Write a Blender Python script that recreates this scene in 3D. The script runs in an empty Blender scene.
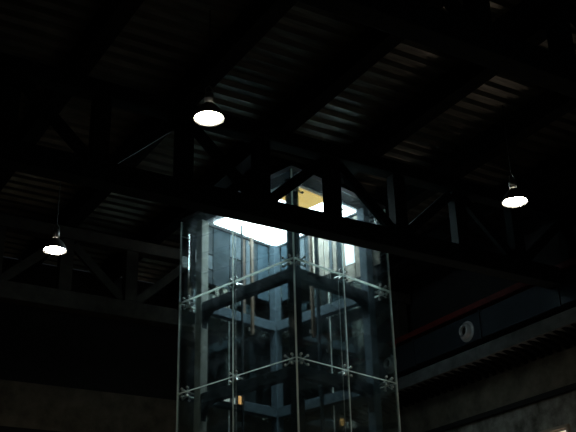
import bpy, math, random
from math import sin, cos, pi, radians
from mathutils import Matrix, Vector
random.seed(7)
scn = bpy.context.scene
COL = scn.collection
EYE = 1.6                                   # camera height above the hall floor

# ------------------------------------------------------------------ materials
def mat(name, base=(.1, .1, .1), rough=.6, metal=0., noise=None, bump=None, scale=6., emis=None, strength=0., stretch=(1, 1, 1), spec=.5):
    m = bpy.data.materials.new(name); m.use_nodes = True
    nt = m.node_tree; N = nt.nodes; L = nt.links
    b = N['Principled BSDF']
    b.inputs['Base Color'].default_value = (*base, 1); b.inputs['Roughness'].default_value = rough
    b.inputs['Metallic'].default_value = metal; b.inputs['Specular IOR Level'].default_value = spec
    if emis:
        b.inputs['Emission Color'].default_value = (*emis, 1); b.inputs['Emission Strength'].default_value = strength
    if noise or bump:
        tc = N.new('ShaderNodeTexCoord'); mp = N.new('ShaderNodeMapping'); mp.inputs['Scale'].default_value = stretch
        nz = N.new('ShaderNodeTexNoise'); nz.inputs['Scale'].default_value = scale; nz.inputs['Detail'].default_value = 6
        nz.inputs['Roughness'].default_value = .62
        L.new(tc.outputs['Object'], mp.inputs[0]); L.new(mp.outputs[0], nz.inputs[0])
        if noise:
            cr = N.new('ShaderNodeValToRGB'); e = cr.color_ramp.elements
            e[0].position = .33; e[0].color = (*noise, 1); e[1].position = .66; e[1].color = (*base, 1)
            L.new(nz.outputs[0], cr.inputs[0]); L.new(cr.outputs[0], b.inputs['Base Color'])
        if bump:
            bp = N.new('ShaderNodeBump'); bp.inputs['Strength'].default_value = bump; bp.inputs['Distance'].default_value = .02
            L.new(nz.outputs[0], bp.inputs['Height']); L.new(bp.outputs[0], b.inputs['Normal'])
    return m

M = {}
M['truss'] = mat('truss_steel', (.022, .032, .033), .8, spec=.15, metal=.0, noise=(.014, .020, .021), scale=5)
M['purlin'] = mat('purlin_steel', (.014, .015, .015), .85, spec=.1, noise=(.014, .015, .015), scale=4)
M['deck'] = mat('galvanised_deck', (.30, .29, .25), .36, .75, noise=(.13, .125, .105), bump=.25, scale=3.2, stretch=(.5, 3, 1))
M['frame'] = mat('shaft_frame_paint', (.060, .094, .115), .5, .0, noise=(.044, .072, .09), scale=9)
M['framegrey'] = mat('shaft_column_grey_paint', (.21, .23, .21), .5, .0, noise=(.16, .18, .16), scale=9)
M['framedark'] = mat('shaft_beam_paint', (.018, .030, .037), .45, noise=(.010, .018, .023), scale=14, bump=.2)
M['steel'] = mat('stainless', (.72, .74, .72), .28, .85)
M['black'] = mat('black_rubber', (.01, .01, .01), .6)
M['joint'] = mat('glass_edge', (.85, .92, .88), .35, 0, emis=None)
_n = M['joint'].node_tree; _b = _n.nodes['Principled BSDF']; _t = _n.nodes.new('ShaderNodeBsdfTranslucent'); _t.inputs[0].default_value = (.9, .97, .93, 1)
_m = _n.nodes.new('ShaderNodeMixShader'); _m.inputs[0].default_value = .55
_n.links.new(_b.outputs[0], _m.inputs[1]); _n.links.new(_t.outputs[0], _m.inputs[2]); _n.links.new(_m.outputs[0], _n.nodes['Material Output'].inputs[0])
M['concrete'] = mat('weathered_concrete', (.25, .225, .175), .9, noise=(.11, .10, .075), bump=.5, scale=2.6)
M['stone'] = mat('rough_rendered_masonry', (.42, .42, .38), .92, noise=(.10, .10, .085), bump=1.0, scale=3.2)
M['beamconc'] = mat('concrete_beam', (.22, .235, .235), .85, noise=(.13, .14, .14), bump=.4, scale=5)
M['darkclad'] = mat('dark_cladding', (.02, .021, .021), .8, noise=(.013, .013, .013), scale=2)
M['floor'] = mat('hall_floor', (.16, .12, .09), .5, noise=(.10, .075, .06), scale=1.5)
M['duct'] = mat('duct_sheet', (.055, .072, .09), .45, .5, noise=(.04, .055, .07), scale=2)
M['nozzle'] = mat('nozzle_aluminium', (.97, .98, 1.), .27, .5)
M['red'] = mat('red_paint', (.20, .018, .014), .5, noise=(.11, .012, .010), scale=7)
M['shade'] = mat('lamp_shade_metal', (.25, .25, .24), .35, .7)
M['cord'] = mat('cord', (.05, .05, .045), .6)
M['disc'] = mat('lamp_glow', (1, 1, 1), .5, emis=(1, .93, .76), strength=60)
M['glowwhite'] = mat('ceiling_light_panel', (.9, .95, 1), .5, emis=(.80, .93, 1), strength=17)
M['amber'] = mat('amber_light_panel', (.8, .6, .3), .5, emis=(1, .66, .20), strength=1.0)
M['ceilwhite'] = mat('shaft_ceiling_white', (.86, .9, .92), .6, noise=(.75, .8, .84), scale=5)
M['ceildark'] = mat('shaft_ceiling_trim', (.010, .012, .014), .6)
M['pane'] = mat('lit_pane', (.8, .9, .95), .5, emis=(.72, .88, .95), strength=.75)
M['paneblue'] = mat('lit_blue_pane', (.2, .35, .45), .4, emis=(.10, .22, .32), strength=.16)
M['warmpane'] = mat('warm_window_pane', (.9, .8, .7), .5, emis=(1, .80, .66), strength=.9)
M['winframe'] = mat('window_frame_paint', (.5, .42, .33), .6)
M['white_led'] = mat('white_indicator', (.8, .85, .8), .4, emis=(.75, .85, .78), strength=.28)
M['orange_led'] = mat('orange_indicator', (.9, .5, .2), .4, emis=(1, .50, .16), strength=.75)
M['brown'] = mat('rusty_rail', (.12, .088, .056), .5, noise=(.07, .05, .034), scale=12)
clads = {
 'grey': mat('cladding_grey_stone', (.34, .325, .275), .6, noise=(.15, .145, .125), scale=7, stretch=(1, 1, .6)),
 'beige': mat('cladding_beige', (.40, .38, .32), .5, noise=(.28, .265, .22), scale=7),
 'teal': mat('cladding_teal', (.020, .036, .044), .45, noise=(.012, .024, .030), scale=6),
 'blue': mat('cladding_blue', (.038, .070, .090), .45, noise=(.024, .048, .064), scale=6),
 'slate': mat('cladding_slate', (.085, .115, .13), .5, noise=(.045, .065, .075), scale=8, stretch=(1, 1, .4)),
 'dark': mat('cladding_dark', (.02, .03, .035), .5),
 'brown': mat('cladding_brown', (.12, .10, .08), .55, noise=(.07, .055, .045), scale=8),
}

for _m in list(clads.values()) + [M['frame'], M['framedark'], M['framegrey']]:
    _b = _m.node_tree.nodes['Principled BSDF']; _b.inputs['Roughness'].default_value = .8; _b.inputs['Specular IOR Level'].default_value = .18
def glass_mat():
    m = bpy.data.materials.new('dusty_clear_glass'); m.use_nodes = True
    nt = m.node_tree; N = nt.nodes; L = nt.links; N.remove(N['Principled BSDF'])
    out = N['Material Output']
    tr = N.new('ShaderNodeBsdfTransparent'); tr.inputs[0].default_value = (.90, .95, .94, 1)
    gl = N.new('ShaderNodeBsdfGlossy'); gl.inputs['Roughness'].default_value = .04; gl.inputs[0].default_value = (.9, .95, .95, 1)
    df = N.new('ShaderNodeBsdfTranslucent'); df.inputs[0].default_value = (.62, .78, .86, 1)
    fr = N.new('ShaderNodeFresnel'); fr.inputs[0].default_value = 1.45
    tc = N.new('ShaderNodeTexCoord'); nz = N.new('ShaderNodeTexNoise'); nz.inputs['Scale'].default_value = 4.5; nz.inputs['Detail'].default_value = 5
    L.new(tc.outputs['Object'], nz.inputs[0])
    mr = N.new('ShaderNodeMapRange'); mr.inputs[1].default_value = .42; mr.inputs[2].default_value = .78
    mr.inputs[3].default_value = .002; mr.inputs[4].default_value = .022
    L.new(nz.outputs[0], mr.inputs[0])
    a = N.new('ShaderNodeMixShader'); b = N.new('ShaderNodeMixShader')
    L.new(mr.outputs[0], a.inputs[0]); L.new(tr.outputs[0], a.inputs[1]); L.new(df.outputs[0], a.inputs[2])
    ml = N.new('ShaderNodeMath'); ml.operation = 'MULTIPLY'; ml.inputs[1].default_value = .38
    L.new(fr.outputs[0], ml.inputs[0]); L.new(ml.outputs[0], b.inputs[0])
    L.new(a.outputs[0], b.inputs[1]); L.new(gl.outputs[0], b.inputs[2]); L.new(b.outputs[0], out.inputs[0])
    return m
M['glass'] = glass_mat()

# ------------------------------------------------------------------ mesh helpers
class MB:
    def __init__(s): s.v = []; s.f = []; s.sm = []
    def add(s, vs, fs, smooth=False):
        k = len(s.v); s.v += [tuple(p) for p in vs]; s.f += [tuple(i + k for i in f) for f in fs]; s.sm += [smooth] * len(fs)
        return s
    def box(s, x0, y0, z0, x1, y1, z1):
        vs = [(x, y, z) for z in (z0, z1) for y in (y0, y1) for x in (x0, x1)]
        return s.add(vs, [(0, 2, 3, 1), (4, 5, 7, 6), (0, 1, 5, 4), (2, 6, 7, 3), (0, 4, 6, 2), (1, 3, 7, 5)])
    def bar(s, a, b, w, h, side=(0, 1, 0)):
        """box bar from a to b, w along side, h across"""
        a = Vector(a); b = Vector(b); d = (b - a).normalized(); sd = Vector(side).normalized()
        up = d.cross(sd).normalized(); vs = []
        for p in (a, b):
            for i, j in ((-1, -1), (1, -1), (1, 1), (-1, 1)):
                vs.append(p + sd * (w / 2 * i) + up * (h / 2 * j))
        return s.add(vs, [(0, 1, 2, 3), (7, 6, 5, 4), (0, 4, 5, 1), (1, 5, 6, 2), (2, 6, 7, 3), (3, 7, 4, 0)])
    def ibar(s, a, b, w, h, t, side=(0, 1, 0)):
        a = Vector(a); b = Vector(b); d = (b - a).normalized(); sd = Vector(side).normalized(); up = d.cross(sd).normalized()
        s.bar(a, b, t, h - 2 * t, side)
        for k in (-1, 1):
            o = up * (k * (h - t) / 2); s.bar(a + o, b + o, w, t, side)
        return s
    def tube(s, pts, r, n=10, cap=True):
        pts = [Vector(p) for p in pts]; vs = []; fs = []
        rr = r if isinstance(r, (list, tuple)) else [r] * len(pts)
        for i, p in enumerate(pts):
            d = (pts[min(i + 1, len(pts) - 1)] - pts[max(i - 1, 0)]).normalized()
            x = d.cross(Vector((0, 0, 1))) if abs(d.z) < .9 else d.cross(Vector((1, 0, 0)))
            x.normalize(); y = d.cross(x)
            for k in range(n):
                t = 2 * pi * k / n; vs.append(p + (x * cos(t) + y * sin(t)) * rr[i])
        for i in range(len(pts) - 1):
            for k in range(n):
                fs.append((i * n + k, i * n + (k + 1) % n, (i + 1) * n + (k + 1) % n, (i + 1) * n + k))
        s.add(vs, fs, True)
        if cap:
            s.add([vs[k] for k in range(n)], [tuple(range(n))]); s.add([vs[len(vs) - n + k] for k in range(n)], [tuple(reversed(range(n)))])
        return s
    def lathe(s, prof, n=32, axis='z', at=(0, 0, 0)):
        vs = []; fs = []
        for r, h in prof:
            for k in range(n):
                t = 2 * pi * k / n; x, y = r * cos(t), r * sin(t)
                p = {'z': (x, y, h), 'x': (h, x, y), 'y': (x, h, y)}[axis]
                vs.append((p[0] + at[0], p[1] + at[1], p[2] + at[2]))
        for i in range(len(prof) - 1):
            for k in range(n):
                fs.append((i * n + k, i * n + (k + 1) % n, (i + 1) * n + (k + 1) % n, (i + 1) * n + k))
        return s.add(vs, fs, True)
    def build(s, name, m, parent=None):
        me = bpy.data.meshes.new(name); me.from_pydata(s.v, [], s.f); me.update()
        for p, q in zip(me.polygons, s.sm): p.use_smooth = q
        me.materials.append(m)
        o = bpy.data.objects.new(name, me); COL.objects.link(o)
        if parent: o.parent = parent
        return o

def bevel(o, w=.006):
    b = o.modifiers.new('bevel', 'BEVEL'); b.width = w; b.segments = 2; b.limit_method = 'ANGLE'; return o
def tag(o, label, cat, group=None, kind=None):
    o['label'] = label; o['category'] = cat
    if group: o['group'] = group
    if kind: o['kind'] = kind
    return o
def empty(name, loc=(0, 0, 0), rz=0.):
    o = bpy.data.objects.new(name, None); o.empty_display_size = .1; COL.objects.link(o)
    o.location = loc; o.rotation_euler = (0, 0, rz); return o
def struct(name, mb, m, loc=(0, 0, 0), rz=0.):
    o = mb.build(name, m); o.location = loc; o.rotation_euler = (0, 0, rz); o['kind'] = 'structure'; return o

# hall frame: u runs along the trusses towards the right wall, n runs from truss to truss, away from the camera
TH = radians(90 - 58.4)
def H(u, n, z): return (u * cos(TH) - n * sin(TH), u * sin(TH) + n * cos(TH), z)
# shaft frame: x along the right glass face, y along the left glass face, origin at the near glass corner
TS = radians(90 - 44.716); FX, FY = .0683, 13.5236
def S(a, b, z): return (FX + a * cos(TS) - b * sin(TS), FY + a * sin(TS) + b * cos(TS), z)
WA, WB = 2.198, 2.646
H1 = 5.536 + EYE
LEV = [.12, 1.136, 2.636, 4.136, 5.636, H1, H1 + 1.20, H1 + 1.46]

# ------------------------------------------------------------------ the hall shell
U0, U1, N0, N1 = -4.5, 12.3, -1.0, 18.0
ROOF = 7.45 + EYE
fl = MB().box(U0, N0, -.2, U1 + .3, N1 + .3, 0); struct('floor', fl, M['floor'], rz=TH)

dk = MB(); vs = []; fs = []
prof = []; pitch = .25; k = 0; n = N0
while n < N1:
    prof += [(n, 0), (n + .075, 0), (n + .115, .055), (n + .21, .055)]; n += pitch
prof.append((n, 0))
for (n, z) in prof: vs += [(U0, n, z), (U1 + .3, n, z)]
for i in range(len(prof) - 1): fs.append((2 * i, 2 * i + 1, 2 * i + 3, 2 * i + 2))
dk.add(vs, fs)
roof = struct('ceiling', dk, M['deck'], loc=(0, 0, ROOF), rz=TH)
md = roof.modifiers.new('thick', 'SOLIDIFY'); md.thickness = .012; md.offset = 1

# right wall: rough masonry, ledge, concrete band, dark upper part
w = MB().box(U1, N0, 0, U1 + .3, N1, 4.14 + EYE)
struct('wall_right', w, M['stone'], rz=TH)
w = MB().box(U1 - .06, N0, 4.10 + EYE, U1 + .3, N1, 4.19 + EYE)
struct('trim_1', w, M['darkclad'], rz=TH)
w = MB().box(U1 + .02, N0, 4.19 + EYE, U1 + .3, N1, 4.98 + EYE)
struct('wall_right', w, M['concrete'], rz=TH)
w = MB().box(U1 + .05, N0, 4.98 + EYE, U1 + .3, N1, ROOF)
struct('wall_right', w, M['darkclad'], rz=TH)
# far wall
w = MB().box(U0, N1, 0, U1 + .3, N1 + .3, 4.2 + EYE); struct('wall_far', w, M['darkclad'], rz=TH)
w = MB().box(U0, N1 + .02, 4.2 + EYE, U1 + .05, N1 + .3, 5.05 + EYE); struct('wall_far', w, M['concrete'], rz=TH)
w = MB().box(U0, N1 + .04, 5.05 + EYE, U1 + .05, N1 + .3, ROOF); struct('wall_far', w, M['darkclad'], rz=TH)
w = MB().box(U0 - .3, N0, 0, U0, N1 + .3, ROOF); struct('wall_left', w, M['darkclad'], rz=TH)

# window with a lit warm pane, low in the right wall
wb = MB()
n0, n1, z0, z1 = 11.45, 13.2, 2.0 + EYE, 3.59 + EYE
fr = MB()
for b in ((n0, z0, n1, z0 + .05), (n0, z1 - .05, n1, z1), (n0, z0, n0 + .05, z1), (n1 - .05, z0, n1, z1), ((n0 + n1) / 2 - .02, z0, (n0 + n1) / 2 + .02, z1)):
    fr.box(U1 - .05, b[0], b[1], U1 + .0, b[2], b[3])
win = struct('window_1', fr, M['winframe'], rz=TH)
pn = MB().box(U1 - .02, n0 + .05, z0 + .05, U1 - .01, n1 - .05, z1 - .09).build('pane', M['warmpane'], win)

# ------------------------------------------------------------------ roof trusses
NODE0, DU = 3.81, 1.18
M['trusslit'] = mat('truss_steel_lit_tone', (.085, .075, .060), .8, noise=(.05, .043, .035), scale=5, spec=.2)  # lighter brown paints the shaft light spilling onto the far truss
def truss(n, label, tm='truss'):
    root = empty('roof_truss', H(NODE0 - 7 * DU, n, 5.6 + EYE), TH)
    tag(root, label, 'roof truss', 'roof trusses across the hall')
    X = lambda k: (k + 7) * DU
    xe = U1 - .02 - (NODE0 - 7 * DU); y = 0
    bevel(MB().box(-.2, -.125, 0, xe, .125, .30).build('bottom_chord', M[tm], root), .012)
    bevel(MB().box(-.2, -.11, 1.24, xe, .11, 1.46).build('top_chord', M[tm], root), .012)
    for k in range(-6, 8):
        p = MB().box(X(k) - .11, -.08, .302, X(k) + .11, .08, 1.238)
        p.build('vertical_post', M[tm], root)
        # diagonals meet at the top of odd nodes
        if k < 7:
            a, b = ((X(k) + .13, .34), (X(k + 1) - .13, 1.18)) if k % 2 == 0 else ((X(k) + .13, 1.18), (X(k + 1) - .13, .34))
            MB().bar((a[0], 0, a[1]), (b[0], 0, b[1]), .07, .15).build('diagonal_brace', M[tm], root)
    return root
truss(10.72, 'long dark steel truss crossing directly in front of the glass lift shaft')
truss(6.2, 'nearest dark steel truss crossing the top right corner of the view')
truss(15.35, 'farthest dark steel truss, its lit bottom chord passing behind the glass lift shaft', 'trusslit')

# purlins / rafters resting on the trusses under the deck
us = [5.12 - .22 + 1.55 * k for k in range(-5, 5)]
names = {2.02: 'black roof beam nearest the top left corner of the view', 3.57: 'black roof beam left of the highest pendant lamp, running down towards the far left lamp', 5.12: 'black roof beam running down right behind the highest pendant lamp',
         6.67: 'black roof beam crossing the deck above the middle of the glass shaft', 8.22: 'black roof beam running down towards the right edge of the glass shaft',
         9.77: 'black roof beam passing just above the right pendant lamp', 11.32: 'black roof beam closest to the right wall'}
for u in us:
    root = empty('roof_purlin', H(u, N0 + .05, 7.075 + EYE), TH)
    lab = 'black roof beam beyond the left edge of the view'
    for kk, t in names.items():
        if abs(kk - .22 - u) < .1: lab = t
    tag(root, lab, 'roof beam', 'roof beams under the corrugated deck')
    LN = N1 - N0 - .1
    MB().box(.07, 0, .02, .15, LN, .34).build('web', M['purlin'], root)
    MB().box(0, 0, 0, .22, LN, .02).build('bottom_flange', M['purlin'], root)
    MB().box(0, 0, .34, .22, LN, .365).build('top_flange', M['purlin'], root)

# ------------------------------------------------------------------ pendant lamps
def pendant(u, n, z, label):
    top = 7.075 + EYE - z
    root = empty('pendant_lamp', H(u, n, z), TH)
    tag(root, label, 'pendant lamp', 'pendant lamps under the roof')
    # wide bell reflector, open side down
    sh = MB().lathe([(.170, 0), (.172, .012), (.160, .05), (.135, .10), (.095, .15), (.060, .18), (.058, .19), (.056, .18), (.09, .145), (.128, .097), (.153, .048), (.163, .004), (.170, 0)], 40)
    sh.build('lamp_shade', M['shade'], root)
    MB().lathe([(.0, .012), (.10, .010), (.148, .014), (.148, .018), (.0, .020)], 40).build('bulb_lens', M['disc'], root)
    MB().lathe([(.0, .181), (.052, .181), (.052, .30), (.035, .335), (.0, .335)], 24).build('lamp_housing', M['shade'], root)
    hk = MB().tube([(-.045, 0, .30), (-.045, 0, .38), (0, 0, .43), (.045, 0, .38), (.045, 0, .30)], .006, 8); hk.build('hook', M['steel'], root)
    MB().tube([(0, 0, .43), (0, 0, top * .6), (.0, 0, top)], .008, 8).build('cord', M['cord'], root)
    return root
pendant(4.09, 13.1, 5.645 + EYE, 'glowing round pendant lamp farthest left, low beside the roof beams')
pendant(4.31, 8.62, 5.61 + EYE, 'glowing round pendant lamp highest in the view, left of centre above the shaft')
pendant(8.81, 8.60, 5.585 + EYE, 'glowing round pendant lamp hanging on the right of the glass shaft')
for u_, n_ in ((4.31, 4.1), (8.81, 4.1), (-.19, 4.1), (-.19, 8.62)):  # unseen lamps added to brighten the right wall and the roof
    pendant(u_, n_, 5.63 + EYE, 'round pendant lamp added outside the view to light the walls and roof')['group'] = 'pendant lamps added outside the view'

# ------------------------------------------------------------------ air duct, pipe and beam along the right wall
uD = U1 - .35
duct = empty('air_duct', H(uD, 0, 5.53 + EYE), TH); tag(duct, 'long dark rectangular air duct on the right wall with two round nozzles', 'air duct')
bevel(MB().box(-.28, N0 + .1, -.25, .30, N1 - .1, .25).build('duct_body', M['duct'], duct), .01)
for nn in [1.2 + 1.9 * i for i in range(9)]:
    f = MB()
    f.box(-.30, nn - .015, -.27, -.281, nn + .015, .27); f.box(-.281, nn - .015, -.27, .30, nn + .015, -.251); f.box(-.281, nn - .015, .251, .30, nn + .015, .27)
    f.build('seam_flange', M['duct'], duct)
def nozzle(n, z):
    j = MB().lathe([(.075, -.02), (.080, -.10), (.092, -.112), (.108, -.105), (.128, -.08), (.142, -.04), (.148, -.022), (.182, -.020), (.190, -.012), (.190, 0)], 40, 'x', (-.281, n, z))
    o = j.build('jet_nozzle', M['nozzle'], duct)
    MB().lathe([(0, -.045), (.078, -.045), (.078, -.022), (0, -.022)], 32, 'x', (-.281, n, z)).build('nozzle_throat', M['black'], o)
PN = None
NOZ = [(12.96, -.03), (15.25, -.03)]
for n, z in NOZ: nozzle(n, z)
p = MB().box(U1 - .66, N0 + .1, 5.84 + EYE, U1 + .04, N1 - .1, 5.95 + EYE)
o = p.build('steel_girder', M['red']); o.rotation_euler = (0, 0, TH)
tag(o, 'dull red painted steel girder running above the air duct', 'girder')
cb = empty('concrete_beam', H(U1, 0, 5.0 + EYE), TH); tag(cb, 'grey concrete ledge beam on the right wall below the air duct', 'beam')
MB().box(-.55, N0 + .1, -.03, .04, N1 - .1, .20).build('beam_body', M['beamconc'], cb)
for i in range(90):  # black teeth draw the jagged shadow along the underside of the beam
    nn = N0 + .4 + i * .2
    MB().add([(-.50, nn, -.031), (.0, nn, -.031), (.0, nn, -.20), (-.50, nn + .08, -.031), (.0, nn + .08, -.031), (.0, nn + .08, -.20)], [(0, 1, 2), (5, 4, 3), (0, 3, 4, 1), (1, 4, 5, 2), (2, 5, 3, 0)]).build('shadow_tooth', M['purlin'], cb)

# ------------------------------------------------------------------ glass lift shaft
SH = empty('lift_shaft', S(0, 0, 0), TS)
tag(SH, 'tall glass lift shaft with blue grey steel frame, lit from the top', 'lift shaft')
D = .26; q = .075
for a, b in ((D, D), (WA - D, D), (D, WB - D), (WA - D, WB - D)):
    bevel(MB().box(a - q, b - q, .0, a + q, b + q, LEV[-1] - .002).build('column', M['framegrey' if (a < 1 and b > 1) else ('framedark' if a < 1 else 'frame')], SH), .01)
def ring(z0, z1):
    e = q + .001
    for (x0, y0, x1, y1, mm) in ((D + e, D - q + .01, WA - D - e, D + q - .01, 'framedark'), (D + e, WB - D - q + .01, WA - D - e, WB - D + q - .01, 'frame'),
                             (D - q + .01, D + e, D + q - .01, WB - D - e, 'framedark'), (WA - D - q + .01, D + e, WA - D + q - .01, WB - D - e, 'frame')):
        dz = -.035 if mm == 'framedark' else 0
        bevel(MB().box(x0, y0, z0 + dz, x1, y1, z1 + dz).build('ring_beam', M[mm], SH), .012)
for z in LEV[1:6]: ring(z - .155, z + .015)
# curved haunches under the front ring at h1
def haunch(cx, cy, dx, dy, z):
    r = .26; pts = []
    n = 8; vs = []; fs = []
    out = [(0, 0)] + [(r - r * sin(t * pi / 2 / n), -r + r * cos(t * pi / 2 / n)) for t in range(n + 1)]
    # corner at (0,0): inside angle between column and beam
    out = [(0, 0)] + [(r * (1 - sin(t * pi / 2 / n)), -r * (1 - cos(t * pi / 2 / n))) for t in range(n + 1)]
    m_ = len(out)
    for s in (-.05, .05):
        for (h, zz) in out: vs.append((cx + dx * h + dy * s, cy + dy * h + dx * s, z + zz))
    fs = [tuple(range(m_)), tuple(reversed(range(m_, 2 * m_)))] + [(i, (i + 1) % m_, m_ + (i + 1) % m_, m_ + i) for i in range(m_)]
    MB().add(vs, fs).build('haunch_bracket', M['framedark'], SH)
for z in LEV[4:6]:
    haunch(WA - D - q - .001, D, -1, 0, z - .192); haunch(D, WB - D - q - .001, 0, -1, z - .192)

# glass panes: two columns per face, one per level; clear gap filled by joint strips
g = .012; t = .012
MA, MBm = WA * .492, WB * .505
def pane(face, c0, c1, z0, z1):
    m = MB()
    if face == 'a0': m.box(c0 + g, 0, z0 + g, c1 - g, t, z1 - g)
    if face == 'a1': m.box(c0 + g, WB - t, z0 + g, c1 - g, WB, z1 - g)
    if face == 'b0': m.box(0, c0 + g, z0 + g, t, c1 - g, z1 - g)
    if face == 'b1': m.box(WA - t, c0 + g, z0 + g, WA, c1 - g, z1 - g)
    m.build('glass_pane', M['glass'], SH)
for i in range(len(LEV) - 1):
    for face, W, mid in (('a0', WA, MA), ('a1', WA, MA), ('b0', WB, MBm), ('b1', WB, MBm)):
        pane(face, 0, mid, LEV[i], LEV[i + 1]); pane(face, mid, W, LEV[i], LEV[i + 1])
j = .009
def strip(x0, y0, z0, x1, y1, z1): MB().box(x0, y0, z0, x1, y1, z1).build('glass_joint', M['joint'], SH)
ZT = LEV[-1]
for x, y in ((0, 0), (WA - t, 0), (0, WB - t), (WA - t, WB - t)):
    strip(x - .004, y - .004, .0, x + t + .004, y + t + .004, ZT)
for y in (0, WB - t): strip(MA - j, y, .0, MA + j, y + t, ZT)
for x in (0, WA - t): strip(x, MBm - j, .0, x + t, MBm + j, ZT)
for z in LEV[1:-1]:
    j = .014 if z == H1 else .007
    for y in (0, WB - t):
        if z == LEV[6] and y == 0: continue
        strip(.018, y, z - j, MA - j - .001, y + t, z + j); strip(MA + j + .001, y, z - j, WA - .018, y + t, z + j)
    for x in (0, WA - t):
        if z == LEV[6] and x == 0: continue
        strip(x, .018, z - j, x + t, MBm - j - .001, z + j); strip(x, MBm + j + .001, z - j, x + t, WB - .018, z + j)

# spider fittings
def spider_meshes():
    m = MB()
    m.tube([(0, .0, 0), (0, .03, 0), (0, .035, 0)], [.030, .030, .022], 14)       # hub
    m.tube([(0, .035, 0), (0, .15, 0)], .018, 10)                              # stand-off back to the beam
    for sx in (-1, 1):
        for sz in (-1, 1):
            m.tube([(0, .02, 0), (sx * .045, .012, sz * .045), (sx * .078, -.008, sz * .078)], [.017, .013, .010], 8)
    bm_ = MB().lathe([(0, -.040), (.020, -.040), (.024, -.034), (.024, -.024), (.010, -.022), (.010, 0), (0, 0)], 16, 'y')
    return m, bm_
m, bt = spider_meshes()
me_s = m.build('spider_fitting', M['steel'], SH); me_b = bt.build('bolt', M['steel'], me_s)
bolts_at = [(sx * .078, .0, sz * .078) for sx in (-1, 1) for sz in (-1, 1)]
me_b.location = bolts_at[0]
for p in bolts_at[1:]:
    c = me_b.copy(); COL.objects.link(c); c.parent = me_s; c.location = p
first = [True]
def spider(x, y, z, rz):
    if first[0]: o = me_s; first[0] = False
    else:
        o = me_s.copy(); COL.objects.link(o); o.parent = SH
        for ch in me_s.children:
            c = ch.copy(); COL.objects.link(c); c.parent = o
    o.location = (x, y, z); o.rotation_euler = (0, 0, rz); o.scale = (.85, 1, .85); return o
off = t + .026
E_ = .17
for z in (LEV[3], LEV[4], LEV[5], LEV[6]):
    for c in (E_, MA, WA - E_):
        spider(c, off, z, 0)                       # right face
        if z < LEV[6]: spider(c, WB - off, z, pi)
    for c in (E_, MBm, WB - E_):
        if z < LEV[6] or c < 1.0: spider(off, c, z, -pi / 2)                 # left face
        if z < LEV[6]: spider(WA - off, c, z, pi / 2)

# vertical tension rods behind the middle joints
MB().tube([(.09, MBm + .03, 4.0), (.09, MBm + .03, LEV[-1] - .01)], .006, 8).build('tension_rod', M['steel'], SH)
MB().tube([(MA - .03, .09, 4.0), (MA - .03, .09, LEV[-1] - .01)], .006, 8).build('tension_rod', M['steel'], SH)

# luminous ceiling
CE = empty('luminous_ceiling', S(0, 0, H1 + 1.475), TS); tag(CE, 'bright white luminous ceiling panel closing the top of the lift shaft', 'luminous ceiling')
MB().box(-.02, -.02, .03, WA + .02, WB + .02, .09).build('ceiling_slab', M['ceildark'], CE)
m = MB(); i0 = .34
m.box(i0, i0, .012, WA - .16, WB - .16, .029); m.build('white_soffit', M['ceilwhite'], CE)
def lp(x0, y0, x1, y1, mm, nm='light_panel'):
    bevel(MB().box(x0, y0, -.010, x1, y1, .011).build(nm, mm, CE), .004)
lp(.48, .93, 1.19, 2.34, M['glowwhite']); lp(1.22, 1.02, 1.94, 2.36, M['glowwhite']); lp(1.27, .42, 1.93, .99, M['glowwhite'])
lp(.58, .42, 1.24, .90, M['amber'], 'amber_panel')

# cladding on the two back walls (vertical boards)
def screen(name, label, along, boards, inset):
    root = SH
    for (c0, c1, z0, z1, key) in boards:
        z0 += H1; z1 += H1
        if isinstance(key, str): mm = clads[key]; nm = 'cladding_board'
        else: mm = key; nm = 'lit_pane'
        if along == 'a': b = MB().box(c0 + .004, WB - inset, z0, c1 - .004, WB - inset + .02, z1)
        else: b = MB().box(WA - inset, c0 + .004, z0, WA - inset + .02, c1 - .004, z1)
        bevel(b.build(nm, mm, root), .003)
    return root
zt = 1.45
screen('back_cladding', 'slate and teal vertical boards on the back left inside wall of the shaft', 'a', [
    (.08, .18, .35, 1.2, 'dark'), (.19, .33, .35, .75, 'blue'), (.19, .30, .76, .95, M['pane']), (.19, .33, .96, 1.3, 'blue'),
    (.345, .55, .95, zt, 'dark'), (.345, .55, .68, .93, 'slate'), (.345, .55, .42, .66, 'teal'),
    (.56, .93, .42, zt, 'teal'), (.94, 1.20, 1.02, zt, 'slate'), (.94, 1.20, .62, 1.0, 'dark'),
    (1.21, 1.30, .05, zt, 'brown'), (1.31, 1.42, .42, zt, 'slate'), (1.43, 1.58, .62, zt, 'teal'),
    (1.59, 1.85, .42, zt, 'blue')], .19)
screen('back_cladding', 'grey stone look vertical boards on the back right inside wall of the shaft', 'b', [
    (1.95, 2.29, .42, zt, 'blue'), (1.70, 1.94, .62, zt, 'slate'), (1.58, 1.69, .62, zt, 'teal'), (1.44, 1.57, .62, zt, 'beige'), (1.38, 1.43, .62, zt, 'dark'),
    (1.25, 1.37, .60, zt, 'grey'), (1.13, 1.24, .60, zt, 'grey'), (1.06, 1.12, .60, zt, 'slate'), (.96, 1.05, .60, zt, 'grey'), (.85, .95, .60, zt, 'teal'), (.78, .84, .60, zt, 'beige'),
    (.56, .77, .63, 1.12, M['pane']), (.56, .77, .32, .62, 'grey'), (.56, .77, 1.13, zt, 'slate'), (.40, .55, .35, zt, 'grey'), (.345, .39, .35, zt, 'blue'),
    (.02, .17, .45, .78, 'grey'), (.02, .17, .79, 1.0, M['pane'])], .19)

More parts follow.
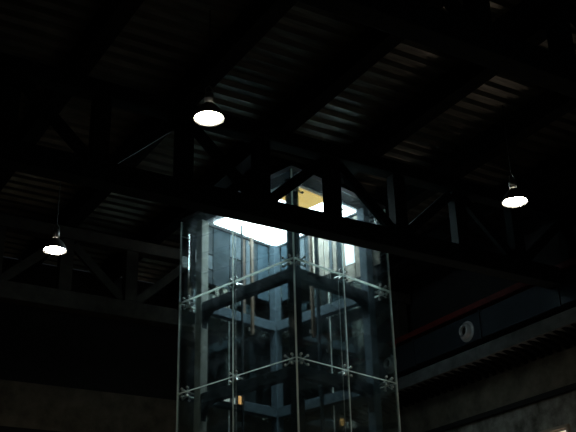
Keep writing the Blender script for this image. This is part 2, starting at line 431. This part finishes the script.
# guide rails and pipes inside
def rail(a, b, z0, z1, mm, name, label, w=.05, cat='guide rail', grp=None):
    root = empty(name, S(a, b, H1 + z0), TS); tag(root, label, cat, grp)
    MB().box(-w / 2, -.008, 0, w / 2, .008, z1 - z0).box(-.008, .008, 0, .008, .05, z1 - z0).build('rail_profile', mm, root)
    for zz in (0.1, (z1 - z0) / 2, z1 - z0 - .1):
        MB().box(-w / 2 - .012, .05, zz - .03, w / 2 + .012, .065, zz + .03).build('rail_bracket', M['steel'], root)
rail(1.5, 1.06, -.64, 1.40, M['brown'], 'guide_rail', 'brown steel guide rail ending in mid air just right of the near shaft corner', .06)
rail(1.25, 2.23, -.36, 1.40, M['brown'], 'guide_rail', 'brown steel guide rail inside the left part of the shaft', .05)
for (a, b, z0, z1, r, mm, lab) in ((1.48, .93, -4.5, 1.42, .033, clads['teal'], 'dark teal pipe running down beside the brown rail right of the near corner'),
                                  (1.5, .66, -.20, 1.42, .008, M['steel'], 'thin bright hanging rod inside the right part of the shaft'),
                                  (.80, 2.0, -4.5, 1.42, .02, clads['dark'], 'thin dark pipe inside the left part of the shaft')):
    o = MB().tube([(0, 0, 0), (0, 0, z1 - z0)], r, 12).build('vertical_pipe', mm); o.location = S(a, b, H1 + z0); o.rotation_euler = (0, 0, TS)
    tag(o, lab, 'pipe')

# lit indicator box on the lower back ring
ib = empty('indicator_box', S(.58, WB - D - .13, H1 - 1.60), TS); tag(ib, 'small control box with one white and one orange light, low in the shaft', 'indicator box')
bevel(MB().box(0, 0, 0, .50, .045, .16).build('box_body', M['ceildark'], ib), .004)
MB().box(.05, -.006, .02, .13, -.001, .15).build('white_light', M['white_led'], ib)
MB().box(.14, -.006, .02, .17, -.001, .15).build('white_light', M['white_led'], ib)
MB().box(.25, -.006, .0, .29, -.001, .10).build('white_light', M['white_led'], ib)
MB().box(.36, -.006, .02, .46, -.001, .15).build('orange_light', M['orange_led'], ib)

# ------------------------------------------------------------------ world, camera
wd = bpy.data.worlds.new('dusk'); scn.world = wd; wd.use_nodes = True
wd.node_tree.nodes['Background'].inputs[0].default_value = (.75, .9, 1, 1)
wd.node_tree.nodes['Background'].inputs[1].default_value = .009

cam = bpy.data.cameras.new('camera'); co = bpy.data.objects.new('camera', cam); COL.objects.link(co)
cam.sensor_width = 36; cam.lens = 1000 * 36 / 576; cam.clip_end = 200; cam.clip_start = .05
p, r = radians(24.638), radians(-1.510)
fw = Vector((0, cos(p), sin(p))); up = Vector((0, -sin(p), cos(p))); rt = Vector((1, 0, 0))
rt2 = rt * cos(r) + up * sin(r); up2 = -rt * sin(r) + up * cos(r)
mw = Matrix((rt2, up2, -fw)).transposed().to_4x4(); mw.translation = (0, 0, EYE)
co.matrix_world = mw; scn.camera = co
scn.view_settings.view_transform = 'Standard'; scn.view_settings.look = 'None'
scn.view_settings.exposure = 0; scn.view_settings.gamma = 1; scn.view_settings.use_curve_mapping = False
scn.cycles.max_bounces = 10; scn.cycles.transparent_max_bounces = 24; scn.cycles.diffuse_bounces = 4
scn.cycles.use_denoising = True
scn.cycles.sample_clamp_indirect = 4
